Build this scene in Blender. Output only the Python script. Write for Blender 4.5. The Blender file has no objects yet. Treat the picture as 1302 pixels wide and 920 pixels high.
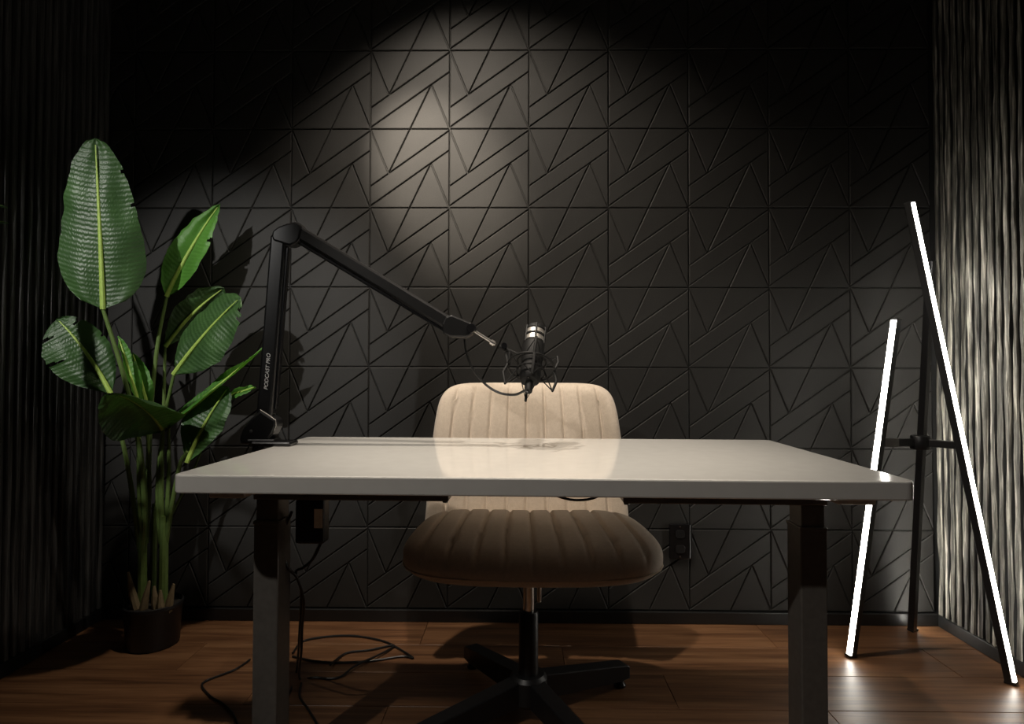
import bpy, bmesh, math, random
from mathutils import Vector, Matrix, noise
random.seed(7)
scene = bpy.context.scene
COL = scene.collection
PI = math.pi

# ------------------------------------------------------------------ camera
FPX, CAM = 753.0, Vector((0.8671, -2.2191, 0.9225))
PITCH, YAW, ROLL = 0.0195, -0.0128, 0.0028
_cy, _sy, _cp, _sp = math.cos(YAW), math.sin(YAW), math.cos(PITCH), math.sin(PITCH)
_F = Vector((_sy*_cp, _cy*_cp, _sp)); _R0 = Vector((_cy, -_sy, 0)); _U0 = _R0.cross(_F)
_R = math.cos(ROLL)*_R0 + math.sin(ROLL)*_U0
_U = -math.sin(ROLL)*_R0 + math.cos(ROLL)*_U0
cd = bpy.data.cameras.new('camera'); cam = bpy.data.objects.new('camera', cd); COL.objects.link(cam)
cd.sensor_fit = 'HORIZONTAL'; cd.sensor_width = 36; cd.lens = 36*FPX/1302; cd.clip_start = 0.05
M = Matrix((( _R.x, _U.x, -_F.x, CAM.x), (_R.y, _U.y, -_F.y, CAM.y), (_R.z, _U.z, -_F.z, CAM.z), (0, 0, 0, 1)))
cam.matrix_world = M
scene.camera = cam

def ray(u, v):
    return _R*((u-651)/FPX) + _U*((460-v)/FPX) + _F
def Py(u, v, y):            # the point a pixel shows on the plane y = const
    d = ray(u, v); return CAM + d*((y-CAM.y)/d.y)
def Pz(u, v, z):            # the same on a level plane
    d = ray(u, v); return CAM + d*((z-CAM.z)/d.z)

# ------------------------------------------------------------------ world, lights, exposure
w = bpy.data.worlds.new('world'); scene.world = w; w.use_nodes = True
w.node_tree.nodes['Background'].inputs[0].default_value = (0.9, 0.95, 1.0, 1)
w.node_tree.nodes['Background'].inputs[1].default_value = 0.006
scene.view_settings.view_transform = 'Standard'; scene.view_settings.look = 'None'
scene.view_settings.exposure = 0.0; scene.view_settings.gamma = 1.0
scene.view_settings.use_curve_mapping = False

def spot(name, loc, aim, power, angle, blend, radius, color):
    l = bpy.data.lights.new(name, 'SPOT'); o = bpy.data.objects.new(name, l); COL.objects.link(o)
    l.energy = power; l.spot_size = math.radians(angle); l.spot_blend = blend
    l.shadow_soft_size = radius; l.color = color
    o.location = loc
    o.rotation_euler = (Vector(aim)-Vector(loc)).to_track_quat('-Z', 'Y').to_euler()
    return o
SPOTS = [   # name, place, aim, power, cone, blend, source radius, colour
    ('desk_spot_light', (0.95, -1.05, 2.58), (0.92, -0.70, 0.75), 105, 48, 0.85, 0.03, (1.0, 0.88, 0.74)),
    ('wall_spot_light', (0.108, -0.92, 2.50), (0.56, 0.0, 1.684), 185, 27.7, 0.95, 0.015, (1.0, 0.87, 0.71)),
    ('chair_spot_light', (0.477, -0.67, 2.60), (1.024, 0.0, 0.30), 106, 100, 1.0, 0.03, (1.0, 0.88, 0.74)),
    ('front_spot_light', (-0.50, -2.55, 2.45), (1.05, -1.08, 0.74), 62, 46, 0.4, 0.03, (1.0, 0.93, 0.84)),
    ('plant_spot_light', (-0.60, -2.20, 1.95), (-0.19, 0.0, 0.98), 110, 36, 0.75, 0.02, (1.0, 0.97, 0.92)),
]
for a in SPOTS: spot(*a)
B_LOC = SPOTS[4][1]
LED_STRENGTH = 25.0

# ------------------------------------------------------------------ materials
def lin(r, g, b):
    f = lambda c: (c/255/12.92) if c/255 <= 0.04045 else ((c/255+0.055)/1.055)**2.4
    return (f(r), f(g), f(b), 1)
class NT:
    def __init__(s, name):
        s.m = bpy.data.materials.new(name); s.m.use_nodes = True
        s.t = s.m.node_tree; s.b = s.t.nodes['Principled BSDF']; s.out = s.t.nodes['Material Output']
    def n(s, typ, **kw):
        nd = s.t.nodes.new(typ)
        for k, v in kw.items(): setattr(nd, k, v)
        return nd
    def l(s, a, b): s.t.links.new(a, b)
    def coord(s, scale=(1, 1, 1), rand=False):
        tc = s.n('ShaderNodeTexCoord'); mp = s.n('ShaderNodeMapping'); mp.inputs['Scale'].default_value = scale
        s.l(tc.outputs['Object'], mp.inputs['Vector'])
        if rand:
            oi = s.n('ShaderNodeObjectInfo'); mu = s.n('ShaderNodeMath', operation='MULTIPLY'); mu.inputs[1].default_value = 37.0
            s.l(oi.outputs['Random'], mu.inputs[0])
            s.l(mu.outputs[0], mp.inputs['Location'])
        return mp.outputs['Vector']
    def noise(s, vec, scale=5, detail=4, rough=0.5):
        nz = s.n('ShaderNodeTexNoise'); nz.inputs['Scale'].default_value = scale
        nz.inputs['Detail'].default_value = detail; nz.inputs['Roughness'].default_value = rough
        s.l(vec, nz.inputs['Vector']); return nz.outputs[0]
    def ramp(s, fac, stops):
        r = s.n('ShaderNodeValToRGB'); e = r.color_ramp.elements
        e[0].position, e[0].color = stops[0]; e[1].position, e[1].color = stops[-1]
        for p, c in stops[1:-1]:
            k = e.new(p); k.color = c
        s.l(fac, r.inputs[0]); return r.outputs[0]
    def bump(s, h, strength=0.3, dist=0.002):
        b = s.n('ShaderNodeBump'); b.inputs['Strength'].default_value = strength; b.inputs['Distance'].default_value = dist
        s.l(h, b.inputs['Height']); s.l(b.outputs[0], s.b.inputs['Normal'])
    def set(s, **kw):
        for k, v in kw.items(): s.b.inputs[k.replace('_', ' ')].default_value = v
        return s
def plain(name, col, rough=0.5, metal=0.0, spec=0.5, grain=0.0, gscale=400):
    t = NT(name); t.set(Base_Color=col, Roughness=rough, Metallic=metal); t.b.inputs['Specular IOR Level'].default_value = spec
    v = t.coord()
    nz = t.noise(v, gscale if grain else 60, 3)
    c0 = tuple(x*0.88 for x in col[:3])+(1,); c1 = tuple(min(1, x*1.1) for x in col[:3])+(1,)
    t.l(t.ramp(nz, [(0.3, c0), (0.7, c1)]), t.b.inputs['Base Color'])
    if grain: t.bump(nz, grain, 0.001)
    return t.m

MAT = {}
# pressed felt wall tile
t = NT('felt_tile'); v = t.coord()
nz = t.noise(v, 260, 5, 0.7); n2 = t.noise(v, 14, 3)
mx = t.n('ShaderNodeMix', data_type='FLOAT'); mx.inputs[0].default_value = 0.25
t.l(nz, mx.inputs[2]); t.l(n2, mx.inputs[3])
t.l(t.ramp(mx.outputs[0], [(0.3, (0.017, 0.0164, 0.0155, 1)), (0.7, (0.036, 0.0346, 0.0325, 1))]), t.b.inputs['Base Color'])
t.set(Roughness=0.62); t.b.inputs['Specular IOR Level'].default_value = 0.35
t.bump(nz, 0.35, 0.001); MAT['felt'] = t.m
MAT['wall'] = plain('black_wall_paint', (0.012, 0.012, 0.012, 1), 0.7)
MAT['ceiling'] = plain('charcoal_ceiling_paint', (0.02, 0.02, 0.02, 1), 0.8)
MAT['base'] = plain('black_trim_paint', (0.012, 0.012, 0.012, 1), 0.42)
# rough black slats, split and scraped along their length
def slat_mat(name, lo, mid, hi, p):
    t = NT(name); v = t.coord((1, 1, 0.022), True)
    nz = t.noise(v, 170, 6, 0.6); n2 = t.noise(t.coord((1, 1, 0.06), True), 75, 4, 0.6)
    mx = t.n('ShaderNodeMix', data_type='FLOAT'); mx.inputs[0].default_value = 0.5
    t.l(nz, mx.inputs[2]); t.l(n2, mx.inputs[3])
    t.l(t.ramp(mx.outputs[0], [(p[0], lo), (p[1], mid), (p[2], hi)]), t.b.inputs['Base Color'])
    t.set(Roughness=0.45); t.bump(mx.outputs[0], 0.9, 0.006); return t.m
MAT['slat'] = slat_mat('rough_black_slat', (0.012, 0.012, 0.0115, 1), (0.045, 0.044, 0.043, 1), (0.12, 0.118, 0.112, 1), (0.36, 0.5, 0.66))
MAT['lit_slat'] = slat_mat('led_lit_black_slat', (0.012, 0.0115, 0.010, 1), (0.13, 0.124, 0.106, 1), (0.60, 0.57, 0.49, 1), (0.38, 0.52, 0.64))  # right wall: same black slats, LED light put into a paler colour
# laminate planks, grain along x
t = NT('walnut_laminate'); v = t.coord((0.55, 9, 1), True)
nz = t.noise(v, 3.2, 8, 0.62); n2 = t.noise(t.coord((1.2, 60, 1), True), 4, 4, 0.6)
mx = t.n('ShaderNodeMix', data_type='FLOAT'); mx.inputs[0].default_value = 0.35
t.l(nz, mx.inputs[2]); t.l(n2, mx.inputs[3])
t.l(t.ramp(mx.outputs[0], [(0.32, (0.045, 0.019, 0.009, 1)), (0.48, (0.145, 0.066, 0.029, 1)), (0.68, (0.27, 0.140, 0.066, 1))]), t.b.inputs['Base Color'])
t.set(Roughness=0.42); t.bump(mx.outputs[0], 0.12, 0.001); MAT['plank'] = t.m
MAT['subfloor'] = plain('dark_underlay', (0.01, 0.006, 0.004, 1), 0.8)
# desk
t = NT('white_desk_laminate'); v = t.coord()
nz = t.noise(v, 30, 2)
t.l(t.ramp(nz, [(0.3, (0.68, 0.67, 0.64, 1)), (0.7, (0.71, 0.70, 0.67, 1))]), t.b.inputs['Base Color'])
t.set(Roughness=0.09); t.b.inputs['Specular IOR Level'].default_value = 0.6; MAT['desk'] = t.m
MAT['frame'] = plain('warm_grey_powder_coat', (0.125, 0.118, 0.108, 1), 0.32)
MAT['bracket'] = plain('white_bracket_paint', (0.60, 0.59, 0.55, 1), 0.5)
MAT['black'] = plain('black_plastic', (0.010, 0.010, 0.011, 1), 0.42)
MAT['matte'] = plain('matte_black_metal', (0.008, 0.008, 0.008, 1), 0.62, 0.0, 0.25)
MAT['blackgloss'] = plain('black_gloss', (0.008, 0.008, 0.009, 1), 0.25)
MAT['armblack'] = plain('satin_black_arm', (0.009, 0.009, 0.0095, 1), 0.33)
MAT['cable'] = plain('black_rubber_cable', (0.009, 0.009, 0.009, 1), 0.38)
MAT['chrome'] = plain('brushed_steel', (0.62, 0.60, 0.57, 1), 0.28, 1.0)
MAT['silver'] = plain('silver_grille', (0.80, 0.76, 0.70, 1), 0.38, 0.85)
MAT['print'] = plain('white_print', (0.8, 0.8, 0.8, 1), 0.6)
MAT['label'] = plain('pale_paper_label', (0.88, 0.85, 0.74, 1), 0.6)
MAT['soil'] = plain('dark_soil', (0.012, 0.009, 0.006, 1), 0.95, grain=0.8, gscale=120)
# chair fabric
t = NT('cream_woven_fabric'); v = t.coord()
nz = t.noise(v, 520, 3, 0.7); n2 = t.noise(v, 90, 3)
mx = t.n('ShaderNodeMix', data_type='FLOAT'); mx.inputs[0].default_value = 0.3
t.l(nz, mx.inputs[2]); t.l(n2, mx.inputs[3])
t.l(t.ramp(mx.outputs[0], [(0.3, (0.50, 0.415, 0.33, 1)), (0.7, (0.69, 0.595, 0.49, 1))]), t.b.inputs['Base Color'])
t.set(Roughness=0.9); t.b.inputs['Sheen Weight'].default_value = 0.25
t.bump(nz, 0.5, 0.0015); MAT['fabric'] = t.m
MAT['piping'] = plain('cream_piping', (0.66, 0.55, 0.43, 1), 0.9)
# leaves
def leaf_mat(name, dark, light, trans):
    t = NT(name); v = t.coord()
    nz = t.noise(v, 9, 4)
    c = t.ramp(nz, [(0.3, dark), (0.7, light)])
    t.l(c, t.b.inputs['Base Color'])
    t.set(Roughness=0.42); t.b.inputs['Specular IOR Level'].default_value = 0.6
    uv = t.n('ShaderNodeUVMap'); uv.uv_map = 'veins'
    wv = t.n('ShaderNodeTexWave'); wv.bands_direction = 'X'; wv.inputs['Scale'].default_value = 22; wv.inputs['Distortion'].default_value = 2.5; wv.inputs['Detail'].default_value = 1.0
    t.l(uv.outputs[0], wv.inputs['Vector']); t.bump(wv.outputs[0], 0.30, 0.003)
    tr = t.n('ShaderNodeBsdfTranslucent'); tr.inputs[0].default_value = (light[0]*1.8, light[1]*1.9, light[2]*0.9, 1)
    ms = t.n('ShaderNodeMixShader'); ms.inputs[0].default_value = trans
    t.l(t.b.outputs[0], ms.inputs[1]); t.l(tr.outputs[0], ms.inputs[2]); t.l(ms.outputs[0], t.out.inputs[0])
    return t.m
MAT['leaf'] = leaf_mat('green_leaf', (0.030, 0.075, 0.022, 1), (0.062, 0.145, 0.040, 1), 0.12)
MAT['leafbright'] = leaf_mat('fresh_green_leaf', (0.07, 0.22, 0.03, 1), (0.12, 0.34, 0.05, 1), 0.2)
MAT['rib'] = plain('lime_midrib', (0.42, 0.60, 0.12, 1), 0.45)
MAT['stem'] = plain('green_stem', (0.12, 0.19, 0.05, 1), 0.45)
MAT['husk'] = plain('dry_brown_sheath', (0.20, 0.15, 0.08, 1), 0.8)
t = NT('led_diffuser'); t.set(Base_Color=(0.9, 0.9, 0.88, 1))
t.b.inputs['Emission Color'].default_value = (1.0, 0.955, 0.86, 1); t.b.inputs['Emission Strength'].default_value = LED_STRENGTH
MAT['led'] = t.m
t = NT('lamp_lens'); t.set(Base_Color=(0.9, 0.9, 0.88, 1))
t.b.inputs['Emission Color'].default_value = (1.0, 0.9, 0.75, 1); t.b.inputs['Emission Strength'].default_value = 4.0
MAT['lens'] = t.m

# ------------------------------------------------------------------ mesh helpers
class MB:
    def __init__(s): s.v = []; s.f = []
    def add(s, vs, fs):
        o = len(s.v); s.v += [Vector(p) for p in vs]; s.f += [tuple(i+o for i in f) for f in fs]; return s
    def box(s, lo, hi, bev=0.0, rot=None, seg=2):
        lo, hi = Vector(lo), Vector(hi)
        bm = bmesh.new(); bmesh.ops.create_cube(bm, size=1.0)
        c = (lo+hi)/2; d = hi-lo
        for v in bm.verts: v.co = Vector((v.co.x*d.x, v.co.y*d.y, v.co.z*d.z))
        if bev: bmesh.ops.bevel(bm, geom=list(bm.edges), offset=bev, segments=seg, affect='EDGES', profile=0.5)
        bm.verts.index_update()
        s.add([(rot @ v.co if rot else v.co)+c for v in bm.verts], [[v.index for v in f.verts] for f in bm.faces]); bm.free(); return s
    def prism(s, poly, axis_vec, bev=0.0):      # closed polygon (3-D points) extruded by a vector
        bm = bmesh.new(); a = [bm.verts.new(p) for p in poly]; b = [bm.verts.new(Vector(p)+Vector(axis_vec)) for p in poly]
        n = len(poly); bm.faces.new(a); bm.faces.new(b[::-1])
        for i in range(n): bm.faces.new((a[i], b[i], b[(i+1) % n], a[(i+1) % n]))
        bmesh.ops.recalc_face_normals(bm, faces=bm.faces)
        if bev: bmesh.ops.bevel(bm, geom=list(bm.edges), offset=bev, segments=2, affect='EDGES', profile=0.5)
        bm.verts.index_update()
        s.add([v.co.copy() for v in bm.verts], [[v.index for v in f.verts] for f in bm.faces]); bm.free(); return s
    def tube(s, pts, r, n=10, cap=True):
        pts = [Vector(p) for p in pts]; m = len(pts)
        rr = r if isinstance(r, (list, tuple)) else [r]*m
        tg = [((pts[min(i+1, m-1)]-pts[max(i-1, 0)]).normalized()) for i in range(m)]
        x = tg[0].orthogonal().normalized(); vs = []; fs = []
        for i in range(m):
            x = (x - tg[i]*x.dot(tg[i])).normalized(); y = tg[i].cross(x)
            for k in range(n):
                a = 2*PI*k/n; vs.append(pts[i]+(x*math.cos(a)+y*math.sin(a))*rr[i])
        for i in range(m-1):
            for k in range(n): fs.append((i*n+k, i*n+(k+1) % n, (i+1)*n+(k+1) % n, (i+1)*n+k))
        if cap: fs.append(tuple(range(n))[::-1]); fs.append(tuple((m-1)*n+k for k in range(n)))
        return s.add(vs, fs)
    def lathe(s, prof, origin=(0, 0, 0), axis=(0, 0, 1), n=32):   # prof: (radius, height)
        ax = Vector(axis).normalized(); x = ax.orthogonal().normalized(); y = ax.cross(x); o = Vector(origin); vs = []; fs = []
        for r, h in prof:
            for k in range(n):
                a = 2*PI*k/n; vs.append(o+ax*h+(x*math.cos(a)+y*math.sin(a))*max(r, 1e-5))
        m = len(prof)
        for i in range(m-1):
            for k in range(n): fs.append((i*n+k, i*n+(k+1) % n, (i+1)*n+(k+1) % n, (i+1)*n+k))
        fs.append(tuple(range(n))[::-1]); fs.append(tuple((m-1)*n+k for k in range(n)))
        return s.add(vs, fs)
    def mesh(s, name, mat, smooth=False, angle=35):
        me = bpy.data.meshes.new(name); me.from_pydata([tuple(p) for p in s.v], [], s.f); me.update()
        bm = bmesh.new(); bm.from_mesh(me); bmesh.ops.recalc_face_normals(bm, faces=bm.faces)
        for f in bm.faces: f.smooth = smooth
        if smooth:
            for e in bm.edges:
                if len(e.link_faces) == 2 and e.calc_face_angle(0) > math.radians(angle): e.smooth = False
        bm.to_mesh(me); bm.free()
        me.materials.append(MAT[mat] if isinstance(mat, str) else mat); return me
    def build(s, name, mat, parent=None, smooth=False, angle=35):
        return link(name, s.mesh(name, mat, smooth, angle), parent)
def link(name, data, parent=None):
    o = bpy.data.objects.new(name, data); COL.objects.link(o)
    if parent: o.parent = parent
    return o
def empty(name, loc=(0, 0, 0), rz=0.0):
    o = bpy.data.objects.new(name, None); COL.objects.link(o); o.location = loc; o.rotation_euler = (0, 0, rz); o.empty_display_size = 0.1; return o
def tag(o, label=None, cat=None, group=None, kind=None):
    if label: o['label'] = label
    if cat: o['category'] = cat
    if group: o['group'] = group
    if kind: o['kind'] = kind
    return o
def smooth_path(pts, k=8):
    pts = [Vector(p) for p in pts]; P = [pts[0]*2-pts[1]]+pts+[pts[-1]*2-pts[-2]]; out = []
    for i in range(1, len(P)-2):
        a, b, c, d = P[i-1:i+3]
        for j in range(k):
            t = j/k
            out.append(0.5*((2*b)+(c-a)*t+(2*a-5*b+4*c-d)*t*t+(3*b-a-3*c+d)*t**3))
    out.append(pts[-1]); return out
def local(o, p):      # world point to the frame of a top-level empty
    return Matrix.Rotation(-o.rotation_euler.z, 3, 'Z') @ (Vector(p)-o.location)

# ------------------------------------------------------------------ the setting
XL, XR, TZ, CEIL, YF = -0.692, 2.407, 0.3463, 2.75, -3.2
fl = MB().box((-0.80, YF, -0.05), (2.52, 0.1, -0.012)).build('floor', 'subfloor'); tag(fl, 'reddish brown wood laminate floor', kind='structure')
ROW, LEN = 0.187, 1.21
plank = MB().box((0.0006, 0.0006, -0.012), (LEN-0.0006, ROW-0.0006, 0), 0.0012, seg=1).mesh('plank', 'plank')
starts = {0: 1.74, 1: 1.012, 2: 1.309, 3: 1.715, 4: 0.62, 5: 1.11, 6: 0.2}
for r in range(17):
    y0 = -0.003-(r+1)*ROW
    s = starts.get(r, 0.37*r % LEN)
    while s > -0.76: s -= LEN
    while s < 2.46:
        a, b = max(s, -0.72), min(s+LEN, 2.43)
        if b-a > 0.02:
            if abs((b-a)-LEN) < 1e-6: me = plank; x0 = s
            else: me = MB().box((0.0006, 0.0006, -0.012), (b-a-0.0006, ROW-0.0006, 0), 0.0012, seg=1).mesh('plank', 'plank'); x0 = a
            o = link('plank', me, fl); o.location = (x0, y0, 0)
        s += LEN
tag(MB().box((-0.80, YF, CEIL), (2.52, 0.1, CEIL+0.05)).build('ceiling', 'ceiling'), 'dark ceiling', kind='structure')
wb = MB().box((-0.80, 0.0125, -0.05), (2.52, 0.10, CEIL)).build('wall_back', 'wall'); tag(wb, 'black back wall clad in grooved square felt tiles', kind='structure')
# one grooved tile: seven raised facets on a thin backing
T = 0.30
def shrink(poly, g):
    n = len(poly); out = []
    area = sum(poly[i][0]*poly[(i+1) % n][1]-poly[(i+1) % n][0]*poly[i][1] for i in range(n))
    if area < 0: poly = poly[::-1]
    L = []
    for i in range(n):
        (x0, y0), (x1, y1) = poly[i], poly[(i+1) % n]
        d = math.hypot(x1-x0, y1-y0); nx, ny = -(y1-y0)/d, (x1-x0)/d
        L.append((x0+nx*g, y0+ny*g, x1-x0, y1-y0))
    for i in range(n):
        x0, y0, dx, dy = L[i-1]; X0, Y0, DX, DY = L[i]
        den = dx*DY-dy*DX; tt = ((X0-x0)*DY-(Y0-y0)*DX)/den
        out.append((x0+dx*tt, y0+dy*tt))
    return out
half = [[(0, 1), (0, .27), (.232, .435)], [(0, 1), (.232, .435), (.5, 1)], [(.5, 1), (.232, .435), (1, .98), (1, 1)]]
facets = half + [[(1-x, 1-y) for x, y in p] for p in half] + [[(0, .02), (1, .73), (1, .98), (0, .27)]]
tm = MB().box((0.0004, 0.0062, 0.0004), (T-0.0004, 0.0125, T-0.0004))
for p in facets:
    p = [(x*T, y*T) for x, y in p]
    a, b = shrink(p, 0.0017), shrink(p, 0.0043)
    n = len(a)
    vs = [(x, 0.0066, y) for x, y in a]+[(x, 0.0022, y) for x, y in a]+[(x, 0.0, y) for x, y in b]
    fs = [tuple(range(2*n, 3*n))]
    for k in (0, n):
        for i in range(n): fs.append((k+i, k+(i+1) % n, k+n+(i+1) % n, k+n+i))
    tm.add(vs, fs)
tile = tm.mesh('tile', 'felt')
bm = bmesh.new(); bm.from_mesh(tile)
bmesh.ops.bisect_plane(bm, geom=list(bm.verts)+list(bm.edges)+list(bm.faces), plane_co=(0.2, 0, 0), plane_no=(-1, 0, 0), clear_outer=True)
tile_cut = bpy.data.meshes.new('tile'); bm.to_mesh(tile_cut); bm.free(); tile_cut.materials.append(MAT['felt'])
for i in range(-3, 8):
    for j in range(-1, 8):
        o = link('tile', tile_cut if i == -3 else tile, wb); o.location = (i*T, 0, TZ+j*T)
# slatted side walls: every slat split and scraped a little differently
def slat_mesh(seed, rough, mat):
    prof = [(-0.0108, 0.0), (-0.0100, 0.0165), (-0.0072, 0.0200), (-0.0024, 0.0208), (0.0024, 0.0208), (0.0072, 0.0200), (0.0100, 0.0165), (0.0108, 0.0)]
    z0, z1 = 0.045, CEIL; n = 200; vs = []; fs = []; m = len(prof)
    for i in range(n+1):
        z = z0+(z1-z0)*i/n
        for k, (a, b) in enumerate(prof):
            q = Vector((a*110+seed*13.1, b*30, z*5.0)); q2 = Vector((a*330+seed*5.7, 3.3, z*15.0))
            dn = noise.noise(q)*0.0042*rough+noise.noise(q2)*0.0021*rough
            ds = noise.noise(Vector((seed*7.7+k*0.4, z*7.0, 9)))*0.0022*rough
            e = 1.0 if 0 < k < m-1 else 0.0
            vs.append((a+ds*e, b+dn*e, z))
    for i in range(n):
        for k in range(m-1): fs.append((i*m+k, i*m+k+1, (i+1)*m+k+1, (i+1)*m+k))
    fs.append(tuple(range(m))); fs.append(tuple(n*m+k for k in range(m))[::-1])
    me = MB().add(vs, fs).mesh('slat', mat, True, 50)
    if mat == 'lit_slat':
        me.materials.append(MAT['wall'])
        for pg in me.polygons:
            ks = [i % m for i in pg.vertices]
            if len(ks) == 4 and (max(ks) <= 1 or min(ks) >= m-2): pg.material_index = 1
    return me
rough_slats = [slat_mesh(k, 1.25, 'lit_slat') for k in range(8)]
fine_slats = [slat_mesh(20+k, 0.45, 'slat') for k in range(5)]
wl = MB().box((-0.80, YF, -0.011), (XL-0.0205, 0.0, CEIL)).build('wall_left', 'wall'); tag(wl, 'black slatted wall behind the potted plant', kind='structure')
wr = MB().box((XR+0.0205, YF, -0.011), (2.52, 0.0, CEIL)).build('wall_right', 'wall'); tag(wr, 'rough black slatted wall lit by the light sticks', kind='structure')
PITCHS = 0.031
for k in range(66):
    y = -0.0165-k*PITCHS
    o = link('slat', fine_slats[(k*3+k//5) % 5], wl); o.location = (XL-0.0205, y, 0); o.rotation_euler = (0, 0, -PI/2)
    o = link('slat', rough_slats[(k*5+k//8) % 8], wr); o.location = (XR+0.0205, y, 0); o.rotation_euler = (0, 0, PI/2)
def trim(name, lo, hi, lab): tag(MB().box(lo, hi, 0.0025).build(name, 'base'), lab, kind='structure')
trim('baseboard_back', (XL-0.02, -0.010, 0.0005), (XR+0.02, 0.012, 0.0445), 'low black baseboard under the felt tiles')
trim('baseboard_left', (XL-0.0203, YF, 0.0005), (XL+0.004, -0.0105, 0.044), 'low black baseboard under the left slats')
trim('baseboard_right', (XR-0.004, YF, 0.0005), (XR+0.0203, -0.0105, 0.044), 'low black baseboard under the right slats')

# ------------------------------------------------------------------ desk
DC, DA, DW, DD, DH = Vector((0.9061, -0.7682, 0)), -0.0238, 1.3929, 0.6859, 0.7275
desk = empty('standing_desk', DC, DA); tag(desk, 'white height-adjustable desk with glossy top and two grey legs', 'desk')
def rrect(w, d, r, n=8):
    out = []
    for cx, cy, a0 in ((w/2-r, d/2-r, 0), (-w/2+r, d/2-r, 90), (-w/2+r, -d/2+r, 180), (w/2-r, -d/2+r, 270)):
        for k in range(n+1):
            a = math.radians(a0+90*k/n); out.append((cx+r*math.cos(a), cy+r*math.sin(a)))
    return out
def slab(w, d, z0, z1, r, e):     # rounded board with softened edges
    rings = [(e, z0), (e*0.3, z0+e*0.3), (0, z0+e), (0, z1-e), (e*0.3, z1-e*0.3), (e, z1)]
    vs = []; fs = []; n = None
    for ins, z in rings:
        rr = rrect(w-2*ins, d-2*ins, r-ins); n = len(rr); vs += [(x, y, z) for x, y in rr]
    for i in range(len(rings)-1):
        for k in range(n): fs.append((i*n+k, i*n+(k+1) % n, (i+1)*n+(k+1) % n, (i+1)*n+k))
    fs.append(tuple(range(n))[::-1]); fs.append(tuple((len(rings)-1)*n+k for k in range(n)))
    return MB().add(vs, fs)
slab(DW, DD, DH-0.035, DH, 0.022, 0.003).build('desk_top', 'desk', desk, True, 13)
ZB = DH-0.035
LY = -0.117
for s in (-1, 1):
    lg = MB().box((s*0.597-0.028, LY-0.035, 0.03), (s*0.597+0.028, LY+0.035, 0.590), 0.003).build('leg', 'frame', desk)
    MB().box((s*0.597-0.0245, LY-0.0315, 0.59), (s*0.597+0.0245, LY+0.0315, 0.6425), 0.003).build('inner_column', 'frame', lg)
    MB().box((s*0.597-0.0295, LY-0.0365, 0.586), (s*0.597+0.0295, LY+0.0365, 0.594), 0.002).build('collar', 'frame', lg)
    MB().box((s*0.597-0.035, LY-0.36, 0.002), (s*0.597+0.035, LY+0.14, 0.03), 0.006).build('foot', 'frame', desk)
    MB().box((s*0.625-0.037, -0.27, ZB-0.024), (s*0.625+0.037, 0.24, ZB), 0.003).build('side_bracket', 'bracket', desk)
    x0, x1 = (-0.625, -0.19) if s < 0 else (0.19, 0.625)
    MB().box((x0, LY-0.04, 0.642), (x1, LY+0.04, ZB-0.0005), 0.003).build('cross_beam', 'frame', desk)
    MB().lathe([(0.0, 0), (0.006, 0.001), (0.006, 0.006)], (s*0.20, LY-0.02, 0.6355)).build('beam_screw', 'black', desk, True)
MB().box((-0.20, LY-0.028, 0.668), (0.20, LY+0.028, ZB-0.0005), 0.003).build('centre_beam', 'frame', desk)
# power brick under the top beside the left leg
bx = MB().box((-0.545, LY-0.005, 0.535), (-0.478, LY+0.035, 0.636), 0.006).build('power_brick', 'black', desk); bx['label'] = 'black power brick with a pale label'
MB().box((-0.500, LY-0.0058, 0.572), (-0.481, LY-0.0049, 0.615)).build('brick_label', 'label', bx)
MB().box((-0.540, LY+0.0, 0.636), (-0.485, LY+0.03, 0.6415), 0.001).build('mounting_clip', 'chrome', bx)
# desk cables
def cable(name, pts, r, parent=None, mat='cable', k=8): return MB().tube(smooth_path(pts, k), r, 8).build(name, mat, parent, True)
sag = [Vector((0.015, -0.13, ZB-0.002)), Vector((0.035, -0.13, ZB-0.022)), Vector((0.075, -0.13, ZB-0.034)), Vector((0.115, -0.13, ZB-0.032)), Vector((0.145, -0.13, ZB-0.018)), Vector((0.16, -0.13, ZB-0.002))]
c = cable('under_desk_cable', [(p.x, -0.20, p.z) for p in sag], 0.0028, desk)

# ------------------------------------------------------------------ chair
CC = Vector((0.905, -0.615, 0))
chair = empty('swivel_chair', CC); tag(chair, 'cream fabric swivel chair with channel stitching and black crossed base', 'chair')
NCH = 10
def seams(u):      # 0 at a seam, 1 between, for u in -1..1
    q = ((u+1)/2*NCH); d = abs(q-round(q))
    if round(q) in (0, NCH): d = 0.5
    return 1-math.exp(-(d/0.08)**2)
def cushion(fn, nu, nv, closed_name, mat, parent):
    # fn(u, v, side) -> point; a closed pillow of a front and a back sheet
    vs = []; fs = []; idx = {}
    for side in (0, 1):
        for i in range(nu+1):
            for j in range(nv+1):
                edge = i in (0, nu) or j in (0, nv)
                if side == 1 and edge: idx[(1, i, j)] = idx[(0, i, j)]; continue
                u = -1+2*i/nu; v = -1+2*j/nv
                idx[(side, i, j)] = len(vs); vs.append(fn(u, v, side))
        for i in range(nu):
            for j in range(nv):
                f = (idx[(side, i, j)], idx[(side, i+1, j)], idx[(side, i+1, j+1)], idx[(side, i, j+1)])
                fs.append(f if side == 0 else f[::-1])
    return MB().add(vs, fs).build(closed_name, mat, parent, True, 80)
def sq2disc(u, v, n):      # push the square grid onto a superellipse outline
    m = max(abs(u), abs(v))
    if m < 1e-9: return 0.0, 0.0
    r = (abs(u/m)**n+abs(v/m)**n)**(-1.0/n)
    return u*r, v*r
def e_in(m, k): return (max(0.0, 1-m**k))**0.5
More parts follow.
